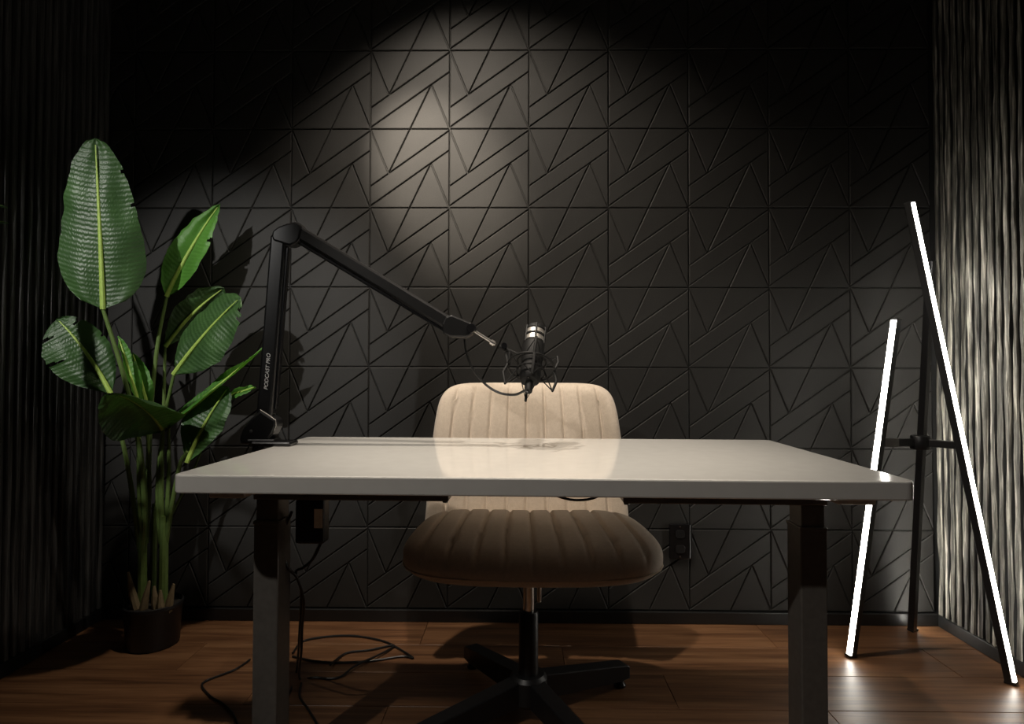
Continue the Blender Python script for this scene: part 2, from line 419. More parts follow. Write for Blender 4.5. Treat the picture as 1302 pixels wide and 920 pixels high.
def seat_fn(u, v, side):
    m = max(abs(u), abs(v)); m2 = math.sin(m*PI/2)
    if m > 1e-9: u, v = u*m2/m, v*m2/m
    x, y = sq2disc(u, v, 4.2)
    hw = 0.316+0.014*(-y) ; hd = 0.265
    th = e_in(m2, 11)
    X = x*hw; Y = y*hd-0.02*(1-x*x)*max(0, -y)
    if side == 0:
        s = seams(x) if abs(x) < 0.97 else 1
        z = 0.476+th*0.042-0.010*(1-s)*th + 0.010*x*x*(1 if y > -0.2 else 1) - 0.012*max(0, y) - 0.014*max(0, -y)**4
    else:
        z = 0.476-th*0.044
    return (X-0.005, Y, z)
cushion(seat_fn, 220, 40, 'seat', 'fabric', chair)
def back_fn(u, v, side):
    m = max(abs(u), abs(v)); m2 = math.sin(m*PI/2)
    if m > 1e-9: u, v = u*m2/m, v*m2/m
    x, y = sq2disc(u, v, 8 if v > 0 else 40)
    tt = (y+1)/2                               # 0 bottom .. 1 top
    hw = 0.325-0.028*tt-0.020*tt**4
    th = e_in(m2, 14)
    X = x*hw; Z = 0.425+tt*0.467
    yc = 0.312+0.065*tt-0.030*x*x              # leans back, wraps forward at the sides
    s = seams(x) if abs(x) < 0.97 else 1
    if side == 0: Y = yc-th*(0.036-0.0085*(1-s))
    else: Y = yc+th*0.036
    return (X-0.014, Y, Z)
cushion(back_fn, 320, 40, 'backrest', 'fabric', chair)
# welt around the seat's lower side
rim = []
for k in range(65):
    a = 2*PI*k/64; c_, s_ = math.cos(a), math.sin(a)
    r = (abs(c_)**4.2+abs(s_)**4.2)**(-1/4.2); x, y = c_*r, s_*r
    rim.append((x*(0.315+0.014*(-y))-0.005, y*0.264-0.02*(1-x*x)*max(0, -y), 0.462))
MB().tube(rim, 0.0022, 6, False).build('seat_welt', 'piping', chair, True)
MB().box((-0.20, -0.17, 0.418), (0.20, 0.20, 0.4385), 0.006).build('seat_plate', 'black', chair)
MB().prism([(-0.03, 0.15, 0.42), (-0.03, 0.345, 0.44), (-0.03, 0.375, 0.60), (-0.03, 0.362, 0.60), (-0.03, 0.325, 0.458), (-0.03, 0.15, 0.436)], (0.06, 0, 0), 0.002).build('back_bracket', 'black', chair)
mech = MB().box((-0.045, -0.06, 0.385), (0.035, 0.07, 0.4185), 0.006).build('tilt_mechanism', 'black', chair)
MB().tube([(0.03, 0.0, 0.40), (0.02, -0.05, 0.385), (0.014, -0.065, 0.37)], 0.004, 8).build('lever', 'black', mech, True)
MB().tube([(0.0145, -0.064, 0.378), (0.0145, -0.066, 0.335)], 0.0055, 10).build('lever_tip', 'chrome', mech, True)
col = MB().lathe([(0.026, 0.10), (0.026, 0.282), (0.0235, 0.286), (0.0, 0.286)], (-0.012, 0, 0)).build('column', 'black', chair, True)
MB().lathe([(0.0145, 0.28), (0.0145, 0.388)], (-0.012, 0, 0)).build('gas_lift', 'chrome', col, True)
hub = MB().lathe([(0.0, 0.048), (0.045, 0.048), (0.05, 0.055), (0.05, 0.112), (0.042, 0.122), (0.0, 0.122)], (-0.012, 0, 0)).build('hub', 'black', chair, True)
for k in range(4):
    a = math.radians(32+90*k); R3 = Matrix.Rotation(a, 3, 'Z')
    prof = [(0.03, 0.050), (0.03, 0.116), (0.335, 0.066), (0.343, 0.060), (0.343, 0.026), (0.31, 0.024)]
    poly = [R3 @ Vector((r, -0.0225, z))+Vector((-0.012, 0, 0)) for r, z in prof]
    lg = MB().prism(poly, R3 @ Vector((0, 0.045, 0)), 0.003).build('base_leg', 'black', chair)
    g = R3 @ Vector((0.322, 0, 0))
    MB().lathe([(0.0, 0.0005), (0.017, 0.0005), (0.018, 0.006), (0.010, 0.016), (0.008, 0.027)], (g.x-0.012, g.y, 0), n=20).build('foot_glide', 'blackgloss', lg, True)

# ------------------------------------------------------------------ microphone arm (clamped to the desk's left edge)
AY = -0.62
arm = empty('microphone_boom', Py(330, 566, AY)); tag(arm, 'black boom arm with white lettering clamped to the desk edge', 'boom arm')
def A(u, v, dy=0.0): return Py(u, v, AY+dy)-arm.location
def beam(p, q, wd, dp, bev, up=None):   # box beam from p to q: width in the picture plane, depth in y
    ax = (q-p).normalized(); sd = Vector((0, 1, 0)); sd = (sd-ax*sd.dot(ax)).normalized(); ww = ax.cross(sd)
    m = MB(); m.box((-wd/2, -dp/2, 0), (wd/2, dp/2, (q-p).length), bev)
    rot = Matrix((ww, sd, ax)).transposed()
    m.v = [rot @ x+p for x in m.v]; return m
def slot(p, q, wd, dp, off):
    return beam(p, q, wd, dp, 0.0008)
lo0, lo1 = A(338.5, 528), A(356.5, 300)
low = beam(lo0, lo1, 0.043, 0.036, 0.007).build('lower_arm', 'armblack', arm)
up0, up1 = A(371, 290), A(574, 413)
upp = beam(up0, up1, 0.037, 0.036, 0.007).build('upper_arm', 'armblack', arm)
axu = (up1-up0).normalized(); nu_ = Vector((-axu.z, 0, axu.x)); nu_ = nu_ if nu_.z > 0 else -nu_
beam(up0+axu*0.03-nu_*0.0225, up1-axu*0.01-nu_*0.0225, 0.010, 0.018, 0.002).build('cable_cover', 'blackgloss', upp)
axl = (lo1-lo0).normalized(); nl = Vector((axl.z, 0, -axl.x))
beam(lo0+axl*0.02+nl*0.0245, lo1-axl*0.03+nl*0.0245, 0.008, 0.018, 0.002).build('cable_cover', 'blackgloss', low)
# elbow cap
ec = [A(u, v, -0.021) for u, v in ((344.5, 300), (346, 293), (353, 287.5), (364, 283.5), (377, 280.8), (381.5, 283.5), (384, 290), (381, 303), (377, 309), (368, 312.5), (347, 306))]
MB().prism(ec, (0, 0.042, 0), 0.006).build('elbow_cap', 'armblack', arm)
# end knuckle
ek = [A(u, v, -0.021) for u, v in ((562, 412), (566, 402.5), (574, 399.5), (598, 409.5), (603, 414), (602, 424), (594, 429), (572, 428.5), (563, 424))]
kn = MB().prism(ek, (0, 0.042, 0), 0.005).build('end_knuckle', 'armblack', arm)
k0 = A(600, 417.5); MB().lathe([(0.0, -0.026), (0.012, -0.026), (0.013, -0.02), (0.013, 0.02), (0.012, 0.026), (0, 0.026)], k0, (0, 1, 0), 20).build('pivot_knob', 'blackgloss', kn, True)
# swivel base and clamp
bs = [A(u, v, -0.026) for u, v in ((304, 556), (309, 543), (318, 532), (331, 521), (351, 534), (350.5, 543), (345, 554), (336, 563.5), (305, 564.5))]
bse = MB().prism(bs, (0, 0.052, 0), 0.006).build('swivel_base', 'armblack', arm)
p0 = A(319, 548, -0.027); MB().lathe([(0.0, 0.0), (0.0045, 0.0), (0.0045, 0.0025), (0.0, 0.003)], p0+Vector((0, 0.002, 0)), (0, -1, 0), 12).build('base_screw', 'chrome', bse, True)
hinge = [A(331, 520.8, -0.0265), A(341, 527, -0.0265), A(350.5, 534, -0.0265), A(351, 541, -0.0265), A(347, 551, -0.0265), A(341, 558, -0.0265)]
MB().tube(hinge, 0.0011, 6).build('edge_trim', 'chrome', bse, True)
# clamp: pad on the top, spine outside the edge, screw below
zt = DH+0.0008
cx0 = DC.x-DW/2                    # the desk's left edge
cl = MB()
pl = lambda x, y, z: Vector((x, y, z))-arm.location
def wbox(m, lo, hi, bev): lo = Vector(lo)-arm.location; hi = Vector(hi)-arm.location; return m.box(lo, hi, bev)
wbox(cl, (cx0-0.055, AY-0.036, zt), (cx0+0.052, AY+0.022, zt+0.012), 0.005)
cl.build('clamp_pad', 'blackgloss', arm)
m = MB(); wbox(m, (cx0-0.056, AY-0.026, zt-0.085), (cx0-0.040, AY+0.016, zt+0.011), 0.003); wbox(m, (cx0-0.054, AY-0.026, zt-0.088), (cx0+0.036, AY+0.016, zt-0.076), 0.003)
spn = m.build('clamp_bracket', 'armblack', arm)
MB().lathe([(0.0, -0.038), (0.014, -0.037), (0.014, -0.032), (0.005, -0.031), (0.005, 0.03), (0.014, 0.031), (0.014, 0.0365), (0, 0.037)], pl(cx0+0.016, AY-0.005, zt-0.0735), n=16).build('clamp_screw', 'black', spn, True)
m = MB(); wbox(m, (cx0-0.070, AY-0.028, zt+0.006), (cx0+0.006, AY+0.020, zt+0.018), 0.004); m.build('base_post', 'armblack', arm)
# lettering up the lower arm
def text_mesh(body, size, name):
    cu = bpy.data.curves.new(name, 'FONT'); cu.body = body; cu.size = size; cu.extrude = 0.0002; cu.align_x = 'LEFT'; cu.shear = 0.25
    tmp = bpy.data.objects.new('tmp', cu); me = bpy.data.meshes.new_from_object(tmp)
    bpy.data.objects.remove(tmp); bpy.data.curves.remove(cu); me.name = name; me.materials.append(MAT['print']); return me
ax = axl; rt = Vector((0, -1, 0))        # text runs up the arm, faces the camera
tx = link('lettering', text_mesh('PODCAST PRO', 0.0145, 'lettering'), low)
X = ax; Z = Vector((0, -1, 0)); Z = (Z-X*Z.dot(X)).normalized(); Y = Z.cross(X)
sd_ = Z
start = A(339.5, 495)+Z*0.0181
base_on = lo0+axl*((start-lo0).dot(axl))
org = base_on+Z*0.0184-Y*0.006
tx.matrix_local = Matrix(((X.x, Y.x, Z.x, org.x), (X.y, Y.y, Z.y, org.y), (X.z, Y.z, Z.z, org.z), (0, 0, 0, 1)))
ul = MB().box((0.082, -0.0045, 0), (0.112, -0.0030, 0.0003)).build('underline', 'print', low); ul.matrix_local = tx.matrix_local.copy()
# threaded rod to the shock mount
r0, r1, r2 = A(604, 421), A(634, 440), A(650, 448)
MB().tube([r0, A(630, 437.5)], 0.0042, 12).build('threaded_rod', 'chrome', arm, True)
MB().tube([A(624, 434), A(628.5, 436.8)], 0.0075, 12).build('lock_nut', 'chrome', arm, True)

# ------------------------------------------------------------------ microphone in its shock mount
MC = Py(677, 453, AY)
mic = empty('microphone', MC); tag(mic, 'black broadcast microphone in a spider shock mount', 'microphone')
MX = Vector((0.018, 0.105, 0.135)).normalized()       # towards the grille: up and away from the camera
MS = 1.14
def mp(h, r=0.0, a=0.0):
    s1 = Vector((1, 0, 0)); s1 = (s1-MX*s1.dot(MX)).normalized(); s2 = MX.cross(s1)
    return MX*h*MS+(s1*math.cos(a)+s2*math.sin(a))*r*MS*(1.18 if r > 0.028 else 1.0)
MB().lathe([(r_*MS, h_*MS) for r_, h_ in [(0.0, -0.075), (0.020, -0.075), (0.0235, -0.071), (0.0245, -0.064), (0.0245, -0.012), (0.0265, -0.006), (0.0265, 0.034), (0.0, 0.034)]], (0, 0, 0), MX, 32).build('body', 'matte', mic, True)
grl = MB().lathe([(r_*MS, h_*MS) for r_, h_ in [(0.0, 0.032), (0.0245, 0.032), (0.0245, 0.084), (0.022, 0.089), (0.0, 0.0895)]], (0, 0, 0), MX, 32).build('grille', 'silver', mic, True)
m = MB()
for h in (0.034, 0.055, 0.075): m.lathe([(r_*MS, h_*MS) for r_, h_ in [(0.0247, h), (0.0268, h+0.001), (0.0268, h+0.0055), (0.0247, h+0.0065)]], (0, 0, 0), MX, 32)
m.lathe([(r_*MS, h_*MS) for r_, h_ in [(0.0, 0.0895), (0.021, 0.0895), (0.0255, 0.086), (0.0255, 0.082), (0.0, 0.082)]], (0, 0, 0), MX, 32)
for k in range(6): m.tube([mp(0.034, 0.0258, k*PI/3-0.42), mp(0.086, 0.0258, k*PI/3-0.42)], 0.0028, 6)
m.build('grille_cage', 'matte', mic, True)
MB().lathe([(r_*MS, h_*MS) for r_, h_ in [(0.0, -0.104), (0.0085, -0.104), (0.0095, -0.10), (0.0095, -0.076), (0.0115, -0.075), (0.0115, -0.07)]], (0, 0, 0), MX, 20).build('connector', 'matte', mic, True)
MB().tube([mp(-0.0755, 0.0165, PI*1.45), mp(-0.0765, 0.0165, PI*1.45)], 0.0022, 10).build('rear_screw', 'chrome', mic, True)
# shock mount: two rings, four forked arms, elastic cords
m = MB()
ring = lambda h, r, n=40: [mp(h, r, 2*PI*k/n) for k in range(n+1)]
for h in (-0.018, -0.048): m.tube(ring(h, 0.0285), 0.0026, 8, False)
sm = m.build('inner_rings', 'matte', mic, True)
m = MB(); m.tube(ring(-0.033, 0.046), 0.0030, 8, False); 
outer = m.build('outer_ring', 'matte', mic, True)
for k in range(4):
    a = k*PI/2+0.12
    m = MB()
    m.tube([mp(-0.033, 0.046, a), mp(-0.060, 0.053, a), mp(-0.092, 0.046, a)], [0.0042, 0.0040, 0.0034], 8)
    m.tube([mp(-0.033, 0.046, a), mp(-0.006, 0.053, a), mp(0.012, 0.050, a)], [0.0042, 0.0040, 0.0034], 8)
    m.build('mount_arm', 'matte', mic, True)
    for (h0, h1) in ((-0.091, -0.048), (0.011, -0.018)):
        m = MB(); m.tube([mp(h1, 0.0285, a-0.62), mp(h0, 0.046 if h0 < 0 else 0.050, a), mp(h1, 0.0285, a+0.62)], 0.0019, 6)
        m.build('elastic_cord', 'matte', mic, True)
q = Py(648, 447, AY)-MC
st = MB(); st.tube([Py(634.5, 440.3, AY)-MC, q], 0.0058, 10); st.tube([q, mp(-0.033, 0.046, PI*0.98)], 0.0055, 10)
st.build('mount_stem', 'matte', mic, True)
kz = Py(641, 439, AY-0.012)-MC
MB().lathe([(0.0, 0), (0.008, 0.0), (0.008, 0.022), (0.0, 0.022)], kz, (0, 1, 0), 14).build('stem_knob', 'blackgloss', mic, True)
# microphone cable: from the connector up into the arm
ce = MC+mp(-0.1045)
pts = [ce, Py(668, 496, AY-0.074), Py(655, 501.5, AY-0.05), Py(636, 499.5, AY-0.03), Py(618, 489, AY-0.015), Py(602, 470, AY-0.005), Py(593.5, 450, AY), Py(590.5, 431, AY)]
tag(cable('microphone_cable', pts, 0.0034), 'black cable looping from the microphone to the boom arm', 'cable')

# ------------------------------------------------------------------ three stick light
lamp = empty('tripod_light', (2.19, -0.27, 0)); tag(lamp, 'black tripod floor lamp of three leaning glowing sticks', 'floor lamp')
LC = Vector((2.19, -0.27, 0))
def stick(base, top, face, label):
    base, top = Vector(base)-LC, Vector(top)-LC
    ax = (top-base).normalized(); f = Vector(face); f = (f-ax*f.dot(ax)).normalized(); s = ax.cross(f); L = (top-base).length
    R3 = Matrix((s, f, ax)).transposed()
    def put(mb, off): mb.v = [R3 @ v+base for v in mb.v]; return mb
    hs = put(MB().box((-0.0112, -0.012, 0), (0.0112, 0.008, L), 0.0015), 0).build('stick', 'black', lamp)
    df = MB()
    n = 8; vs = []; fs = []
    for z in (0.008, L-0.004):
        for k in range(n+1):
            a = PI*k/n; vs.append((0.0092*math.cos(a), 0.0078+0.0085*math.sin(a), z))
    for k in range(n): fs.append((k, k+1, n+2+k, n+1+k))
    fs.append(tuple(range(n+1))); fs.append(tuple(range(n+1, 2*n+2))); fs.append((0, n, 2*n+1, n+1))
    df.add(vs, fs); d = put(df, 0).build('light_strip', 'led', hs, True); d['label'] = label
    put(MB().box((-0.0115, -0.0135, -0.0), (0.0115, 0.0165, 0.007), 0.001), 0).build('end_cap', 'black', hs)
    put(MB().box((-0.0115, -0.0135, L-0.002), (0.0115, 0.0085, L+0.003), 0.001), 0).build('end_cap', 'black', hs)
    return base+LC, ax
tb = Pz(1285, 868, 0.002); sb = Pz(1082, 834, 0.002); rb = Pz(1160, 801, 0.002)
tt_ = Py(1156, 258, -0.24); st_ = Py(1139, 406, -0.27); rt_ = Py(1184, 333, -0.235)
stick(tb, tt_, (0.14, -0.18, 0), 'tall glowing white strip')
stick(sb, st_, (-0.20, -0.075, 0), 'short glowing white strip')
stick(rb, rt_, (0.20, 0.09, 0), 'glowing strip turned to the corner')
def on(b, t, z): return b+(t-b)*((z-b.z)/(t.z-b.z))
hz = 0.70
pt, ps, pr = on(tb, tt_, hz), on(sb, st_, hz), on(rb, rt_, hz)
jc = Vector(((pt.x+ps.x+pr.x)/3, (pt.y+ps.y+pr.y)/3, hz))
MB().lathe([(0.0, -0.022), (0.026, -0.022), (0.028, -0.019), (0.028, 0.019), (0.026, 0.022), (0, 0.022)], jc-LC, n=24).build('joint_hub', 'black', lamp, True)
for p in (pt, ps, pr):
    d = p-jc; m = MB(); L = d.length-0.008; ax = d.normalized()
    m.box((0.0, -0.008, -0.012), (L, 0.008, 0.012), 0.002); R3 = Matrix((ax, Vector((0, 0, 1)).cross(ax), Vector((0, 0, 1)))).transposed()
    m.v = [R3 @ v+jc-LC for v in m.v]; b = m.build('joint_bar', 'black', lamp)
    if p is ps:
        m = MB(); m.box((L-0.055, -0.0095, -0.0135), (L-0.006, 0.0095, 0.0135), 0.002); m.v = [R3 @ v+jc-LC for v in m.v]; m.build('bar_sleeve', 'frame', b)

# ------------------------------------------------------------------ potted plant
PC = Vector((-0.378, -0.20, 0))
plant = empty('potted_plant', PC); tag(plant, 'tall broad-leaved plant in a black pot beside the slatted wall', 'plant')
pr_ = MB().lathe([(0.0, 0.001), (0.076, 0.001), (0.080, 0.006), (0.088, 0.128), (0.091, 0.132), (0.091, 0.142), (0.086, 0.144), (0.083, 0.128), (0.0, 0.126)], n=48).build('pot', 'black', plant, True)
MB().lathe([(0.0, 0.122), (0.0825, 0.122), (0.0825, 0.129), (0.05, 0.134), (0.0, 0.136)], n=32).build('soil', 'soil', plant, True)
def PP(u, v, y): return Py(u, v, y)-PC
def leaf(base, tip, bend, W, normal, fold=0.15, peak=0.38, sharp=0.75, tears=(), mat='leaf', droop=0.0, skew=(1, 1), parent=plant, rib=True, n=44, m=9, ripple=0.0008, root=0.5):
    B, Tp = Vector(base), Vector(tip); Cc = (B+Tp)/2+Vector(bend)
    def pos(t): return B*(1-t)**2+Cc*2*t*(1-t)+Tp*t*t
    def tan(t): return ((Cc-B)*(1-t)+(Tp-Cc)*t).normalized()
    N0 = Vector(normal)
    def wid(t):
        if t <= peak: q = t/peak; return math.sin(q*PI/2)**root
        q = (t-peak)/(1-peak)
        if sharp < 0: return max(0.0, 1-q*q*q*q*0.25-q*0.75)**(-sharp)
        return max(0.0, math.cos(q*PI/2))**sharp
    vs = []; fs = []; idx = {}; uvs = []
    L = (Tp-B).length
    for s in (-1, 1):
        cut = {}
        for (sd, tt, dp) in tears:
            if sd == s: cut[int(tt*n)] = dp; cut[int(tt*n)+1] = dp*0.5
        for i in range(n+1):
            for k in range(m+1):
                c = k/m; t = i/n
                t2 = min(1.0, t+0.10*c*c*(1-t)*(t**0.3))
                T_ = tan(t2); S = T_.cross(N0).normalized(); N = S.cross(T_).normalized()
                wd = wid(t)*W*(skew[0] if s < 0 else skew[1])
                wv_ = noise.noise(Vector((t*5.5+W*90, s*3.1, c*1.2)))
                ang = fold+0.10*wv_*c
                p = pos(t2)+S*s*c*wd*math.cos(ang)+N*(c*wd*math.sin(ang)-droop*(c*wd)**2/W)
                p += N*ripple*math.sin(t*n*PI*0.62+c*2.0)*min(1, 4*c)*(1-0.3*c)
                p += N*0.010*noise.noise(Vector((t*3.1+W*50, c*2*s, 7.7)))
                p += S*s*0.006*c*noise.noise(Vector((t*14+W*31, s*9, 2.2)))
                idx[(s, i, k)] = len(vs); vs.append(p); uvs.append((t*L, c*s))
        for i in range(n):
            dp = cut.get(i)
            for k in range(m):
                if dp and k >= m*(1-dp):
                    # a torn slit: the strip narrows to a sliver on one side only
                    continue
                f = (idx[(s, i, k)], idx[(s, i+1, k)], idx[(s, i+1, k+1)], idx[(s, i, k+1)])
                fs.append(f if s > 0 else f[::-1])
    mb = MB().add(vs, fs)
    me = bpy.data.meshes.new('leaf'); me.from_pydata([tuple(p) for p in mb.v], [], mb.f); me.update()
    for pgn in me.polygons: pgn.use_smooth = True
    ul = me.uv_layers.new(name='veins')
    for lp in me.loops: ul.data[lp.index].uv = uvs[lp.vertex_index]
    me.materials.append(MAT[mat]); o = link('leaf', me, parent)
    if rib:
        pts = []; rr = []
        for i in range(25):
            t = i/24*0.96; T_ = tan(t); S = T_.cross(N0).normalized(); N = S.cross(T_).normalized()
            pts.append(pos(t)+N*0.0012); rr.append(0.0072*(1-t)**0.8+0.0008)
        MB().tube(pts, rr, 8).build('midrib', 'rib', o, True)
    return o
def stem(pts, r0, r1, mat='stem'):
    q = smooth_path(pts, 7); k = len(q)
    r0 *= 0.85; r1 *= 0.9
    return MB().tube(q, [r0+(r1-r0)*i/(k-1) for i in range(k)], 9).build('stem', mat, plant, True)
TOB = (Vector(B_LOC)-Vector((-0.4, -0.3, 1.2))).normalized()
CAMN = Vector((0.35, -1, 0.05))
# tall upright leaf, folded leaf, silvery leaf, and so on
y1 = -0.46
leaf(PP(131, 393, y1+0.06), PP(121, 175, y1), (-0.004, 0.01, 0), 0.118, (0.42, -1, 0.15), 0.10, 0.27, -0.55, [(1, 0.60, 0.13), (1, 0.80, 0.2), (-1, 0.55, 0.1)], droop=0.35, root=0.33)
y2 = -0.19
leaf(PP(212, 377, y2), PP(280, 259, y2+0.02), (-0.020, 0.0, 0.008), 0.072, (0.30, -0.9, 0.35), 0.50, 0.36, 0.8, [(1, 0.62, 0.3)], mat='leafbright', skew=(0.85, 1.05))
y3 = -0.27
leaf(PP(221, 476, y3), PP(306, 378, y3-0.02), (-0.012, 0, 0.015), 0.116, (-0.15, -1, 0.55), 0.05, 0.46, 0.5, [(1, 0.86, 0.4), (1, 0.92, 0.5)], droop=0.2, skew=(1.0, 1.0), root=0.6)
# the darker leaf standing behind the silvery one
leaf(PP(210, 440, -0.12), PP(285, 366, -0.10), (-0.01, 0, 0.03), 0.062, (0.7, -0.6, -0.35), 0.1, 0.5, 0.6, [], mat='leaf', root=0.6)
# leaf reaching to the slatted wall
y4 = -0.36
leaf(PP(141, 500, y4+0.04), PP(72, 405, y4), (0.010, 0.0, 0.028), 0.094, (0.45, -0.9, 0.25), 0.12, 0.5, 0.5, [(-1, 0.52, 0.55), (-1, 0.84, 0.5), (1, 0.82, 0.6), (1, 0.55, 0.12), (1, 0.40, 0.1)], droop=0.25, skew=(1.15, 0.75), root=0.6)
# rolled young leaf
leaf(PP(176, 515, -0.30), PP(150, 427, -0.31), (0.004, 0, 0), 0.030, (0.9, -0.5, 0.2), 0.7, 0.4, 0.9, [(1, 0.6, 0.5)], mat='leafbright', n=24, m=5)
leaf(PP(188, 520, -0.26), PP(168, 447, -0.27), (0.006, 0, 0), 0.034, (0.6, -0.8, 0.2), 0.5, 0.4, 0.9, [], mat='leafbright', n=24, m=5)
# dark leaf arching out over the stems towards the viewer
leaf(PP(208, 548, -0.24), PP(138, 500, -0.52), (0.02, 0.0, 0.045), 0.105, (-0.30, -0.45, 1.0), -0.05, 0.45, 0.55, [], droop=0.6, root=0.6)
# long narrow leaf pointing at the boom arm, its small neighbour, and the low dark leaf
leaf(PP(212, 542, -0.24), PP(334, 442, -0.26), (0.01, 0, -0.006), 0.036, (-0.5, -0.65, 0.75), 0.35, 0.45, 0.8, [(-1, 0.80, 0.5), (1, 0.72, 0.3)], mat='leafbright', n=36)
leaf(PP(284, 509, -0.20), PP(325, 492, -0.22), (0.0, 0, 0.006), 0.022, (-0.2, -0.8, 0.7), 0.2, 0.45, 0.7, [], mat='leafbright', n=20, m=5)
y8 = -0.26
leaf(PP(238, 588, y8), PP(291, 492, y8+0.03), (-0.018, 0, 0.012), 0.078, (-0.35, -1, -0.25), 0.12, 0.5, 0.55, [], skew=(1.1, 0.9), root=0.6)
# stems
def trunk(u, v, y): return PP(u, v, y)
SB = {'l': (181, 775, -0.215), 'm': (190, 772, -0.16), 'r': (208, 770, -0.21)}
stem([PP(181, 782, -0.215), PP(181, 720, -0.215), PP(182, 670, -0.22)], 0.0185, 0.014)
stem([PP(207, 780, -0.21), PP(208, 720, -0.21), PP(209, 655, -0.215)], 0.0185, 0.015)
stem([PP(193, 780, -0.15), PP(195, 720, -0.15), PP(197, 640, -0.15)], 0.016, 0.010)
stem([PP(181, 700, -0.22), PP(184, 640, -0.25), PP(176, 560, -0.30), PP(158, 480, -0.36), PP(131, 393, y1+0.06)], 0.013, 0.0062)
stem([PP(178, 700, -0.215), PP(170, 640, -0.24), PP(160, 580, -0.28), PP(148, 530, -0.30), PP(141, 500, y4+0.04)], 0.010, 0.0055)
stem([PP(184, 690, -0.21), PP(188, 610, -0.22), PP(192, 520, -0.21), PP(200, 440, -0.2), PP(212, 377, y2)], 0.012, 0.0058)
stem([PP(207, 690, -0.21), PP(205, 620, -0.225), PP(208, 540, -0.25), PP(221, 476, y3)], 0.011, 0.0055)
stem([PP(205, 690, -0.21), PP(201, 640, -0.22), PP(202, 590, -0.23), PP(208, 548, -0.24)], 0.011, 0.006)
stem([PP(211, 690, -0.21), PP(219, 640, -0.23), PP(229, 590, -0.25), PP(238, 588-14, y8)], 0.010, 0.006)
stem([PP(210, 690, -0.205), PP(213, 640, -0.21), PP(215, 590, -0.22), PP(214, 541, -0.24)], 0.010, 0.006)
stem([PP(195, 680, -0.15), PP(204, 600, -0.13), PP(208, 520, -0.125), PP(210, 440, -0.12)], 0.010, 0.005)
stem([PP(183, 700, -0.22), PP(178, 650, -0.25), PP(176, 580, -0.28), PP(177, 513, -0.30)], 0.009, 0.005)
stem([PP(215, 660, -0.21), PP(245, 600, -0.20), PP(268, 540, -0.19), PP(285, 509, -0.20)], 0.005, 0.003)
stem([PP(186, 690, -0.20), PP(190, 620, -0.22), PP(188, 560, -0.25), PP(187, 518, -0.26)], 0.009, 0.005)
for u0, v0, u1, v1, yy in ((176, 782, 163, 727, -0.235), (181, 784, 190, 738, -0.24), (200, 782, 196, 745, -0.235), (206, 784, 204, 750, -0.24), (213, 780, 221, 742, -0.23)):
    p, q = PP(u0, v0, yy), PP(u1, v1, yy)
    MB().tube([p, p.lerp(q, 0.5)+Vector((0, -0.004, 0)), q], [0.015, 0.012, 0.004], 8).build('sheath', 'husk', plant, True)

# second plant, beside the left wall: only two leaf tips reach into view
P2 = Vector((-0.50, -1.02, 0))
pl2 = empty('potted_palm', P2); tag(pl2, 'narrow-leaved potted palm with only leaf tips showing against the slatted wall', 'plant')
MB().lathe([(0.0, 0.001), (0.085, 0.001), (0.09, 0.006), (0.105, 0.20), (0.11, 0.206), (0.11, 0.222), (0.103, 0.224), (0.098, 0.20), (0.0, 0.196)], n=40).build('pot', 'black', pl2, True)
MB().lathe([(0.0, 0.19), (0.096, 0.19), (0.096, 0.202), (0.0, 0.21)], n=24).build('soil', 'soil', pl2, True)
tr = MB().tube(smooth_path([(0, 0, 0.20), (0.006, 0.0, 0.5), (-0.004, 0.01, 0.8), (0, 0.02, 1.08)], 5), 0.014, 10).build('stem', 'husk', pl2, True)
tips = [Py(9, 263, -0.545)-P2, Py(10.5, 282.5, -0.56)-P2]
for k, tp in enumerate(tips):
    leaf(Vector((0, 0.02, 1.06-0.03*k)), tp, (0.0, -0.02, 0.14-0.03*k), 0.016, (0.2, -0.3, 1), 0.3, 0.4, 0.9, [], parent=pl2, n=24, m=3, ripple=0)
for k in range(11):
    a = math.radians(-178+k*23); L = 0.30+0.05*((k*7) % 3)
    tp = Vector((math.cos(a)*L*0.62, math.sin(a)*L-0.05, 1.16+0.05*((k*5) % 4)))
    if tp.x+P2.x < XL+0.03: tp.x = XL+0.03-P2.x
    if tp.y > 0.16: tp.y = 0.16
    leaf(Vector((0, 0.015, 1.0+0.008*k)), tp, (0, 0, 0.11), 0.015, (0.1, -0.2, 1), 0.3, 0.4, 0.9, [], parent=pl2, n=20, m=3, ripple=0)

# ------------------------------------------------------------------ outlet on the back wall
oc = Py(864, 687.5, -0.004)
out = empty('wall_outlet', (oc.x, 0, oc.z)); tag(out, 'black double power outlet on the tiled wall behind the chair', 'power outlet')
MB().box((-0.039, -0.012, -0.064), (0.039, -0.0005, 0.064), 0.003).build('cover_plate', 'blackgloss', out)
for s in (-1, 1):
    sk = MB().prism([(x, -0.0145, s*0.028+z) for x, z in rrect(0.034, 0.030, 0.010, 4)], (0, 0.003, 0), 0.0006).build('socket', 'black', out)
    for x, h in ((-0.0065, 0.008), (0.0065, 0.0065)): MB().box((x-0.001, -0.0149, s*0.028+0.002-h/2+0.003), (x+0.001, -0.0144, s*0.028+0.002+h/2+0.003)).build('slot', 'cable', sk)
    MB().lathe([(0.0, 0), (0.003, 0), (0.003, 0.0008), (0, 0.001)], (0, -0.012, s*0.055), (0, -1, 0), 10).build('plate_screw', 'chrome', out, True)
MB().box((0.0405, -0.010, -0.060), (0.0455, -0.0005, 0.060), 0.001).build('side_edge', 'black', out)

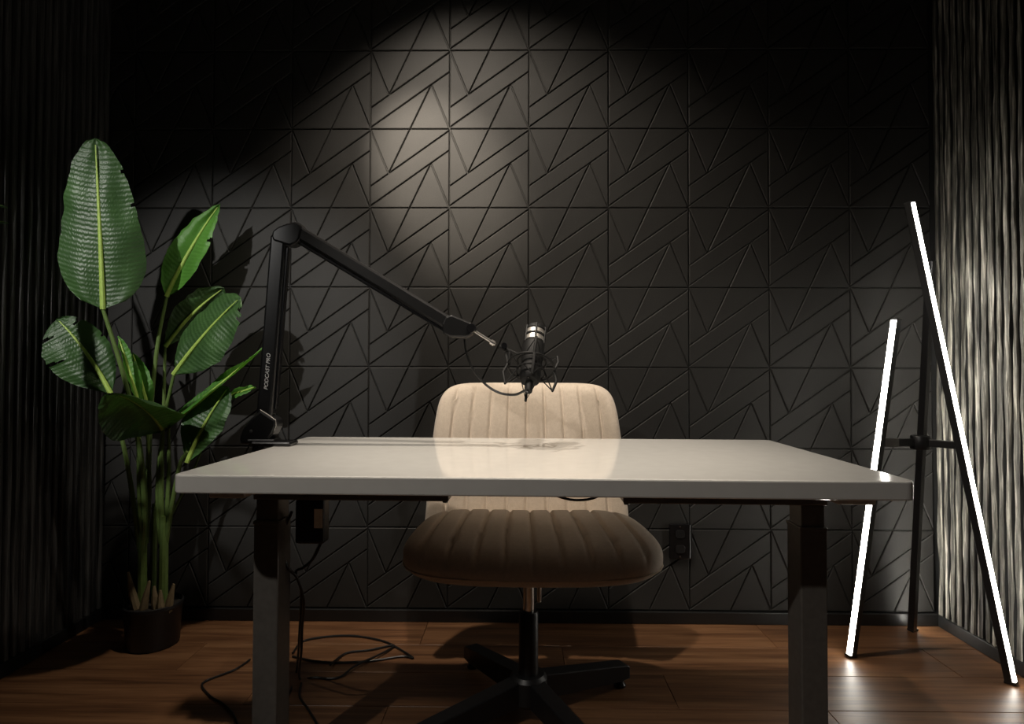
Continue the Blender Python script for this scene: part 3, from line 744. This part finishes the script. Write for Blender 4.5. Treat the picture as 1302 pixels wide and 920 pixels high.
# ------------------------------------------------------------------ cables on the floor and down the desk leg
zf = 0.0042
ly = -0.86
pts = [Py(371, 650, ly), Py(362, 672, ly), Py(360.5, 700, ly), Py(366, 721, ly), Py(378, 735, ly+0.02), Py(386, 765, ly+0.05), Py(384, 800, ly+0.12), Py(383, 830, ly+0.2), Pz(381, 862, zf), Pz(398, 861, zf), Pz(430, 861, zf), Pz(452, 846, zf+0.007), Pz(490, 828, zf+0.003), Pz(500, 820, zf), Pz(470, 826, zf), Pz(440, 830, zf), Pz(420, 845, zf+0.007)]
cable('power_cord', [local(desk, p) for p in pts], 0.0034, desk)
pts = [Py(408, 690, ly), Py(398, 710, ly), Py(386, 721, ly+0.01), Py(376, 728, ly+0.02), Py(383, 752, ly+0.06), Py(381, 800, ly+0.14), Pz(377, 853, zf), Pz(368, 880, zf), Pz(354, 908, zf), Pz(350, 935, zf), Pz(352, 965, zf)]
cable('adapter_cord', [local(desk, p) for p in pts], 0.0032, desk)
pts = [Pz(372, 830, zf), Pz(385, 815, zf), Pz(415, 809, zf), Pz(450, 808, zf), Pz(485, 814, zf), Pz(505, 823, zf), Pz(525, 836, zf), Pz(512, 834, zf), Pz(470, 840, zf), Pz(430, 842, zf), Pz(400, 840, zf), Pz(372, 834, zf)]
tag(cable('coiled_cable', pts, 0.0034), 'thin black cable lying in a wide loop behind the left desk leg', 'cable')
pts = [Pz(318, 838, zf), Pz(300, 850, zf), Pz(280, 858, zf), Pz(262, 865, zf), Pz(257, 872, zf), Pz(268, 885, zf), Pz(287, 897, zf), Pz(300, 915, zf), Pz(306, 950, zf)]
tag(cable('loose_cable', pts, 0.0030), 'thin black cable bent on the floor between plant and desk leg', 'cable')
pts = [Pz(383, 868, zf), Pz(381, 885, zf), Pz(392, 902, zf), Pz(405, 925, zf), Pz(412, 950, zf)]
tag(cable('trailing_cable', pts, 0.0030), 'short black cable trailing forward on the inner side of the left leg', 'cable')

# ------------------------------------------------------------------ the two ceiling spots that light the place (above the frame)
def can(name, loc, aim, label):
    loc, aim = Vector(loc), Vector(aim); d = (aim-loc).normalized()
    e = empty(name, (loc.x, loc.y, CEIL)); o = loc-e.location
    tag(e, label, 'spotlight')
    MB().lathe([(0.0, -0.004), (0.045, -0.004), (0.045, -0.022), (0.0, -0.024)], n=28).build('ceiling_plate', 'black', e, True)
    MB().tube([(0, 0, -0.02), o-d*0.12+Vector((0, 0, 0.0))], 0.008, 10).build('rod', 'black', e, True)
    MB().lathe([(0.0, -0.16), (0.044, -0.16), (0.048, -0.15), (0.048, -0.035), (0.044, -0.035), (0.042, -0.10), (0.0, -0.10)], o, d, 28).build('housing', 'black', e, True)
    MB().lathe([(0.0, -0.0985), (0.040, -0.0985), (0.040, -0.094), (0.0, -0.09)], o, d, 24).build('lens', 'lens', e, True)
for a, lab in zip(SPOTS, ('black ceiling spotlight over the desk', 'black ceiling spotlight close to the slatted wall', 'black ceiling spotlight over the chair back', 'black hanging spotlight aimed at the front edge of the desk', 'black hanging spotlight aimed at the broad-leaved plant')):
    can('spotlight', a[1], a[2], lab)
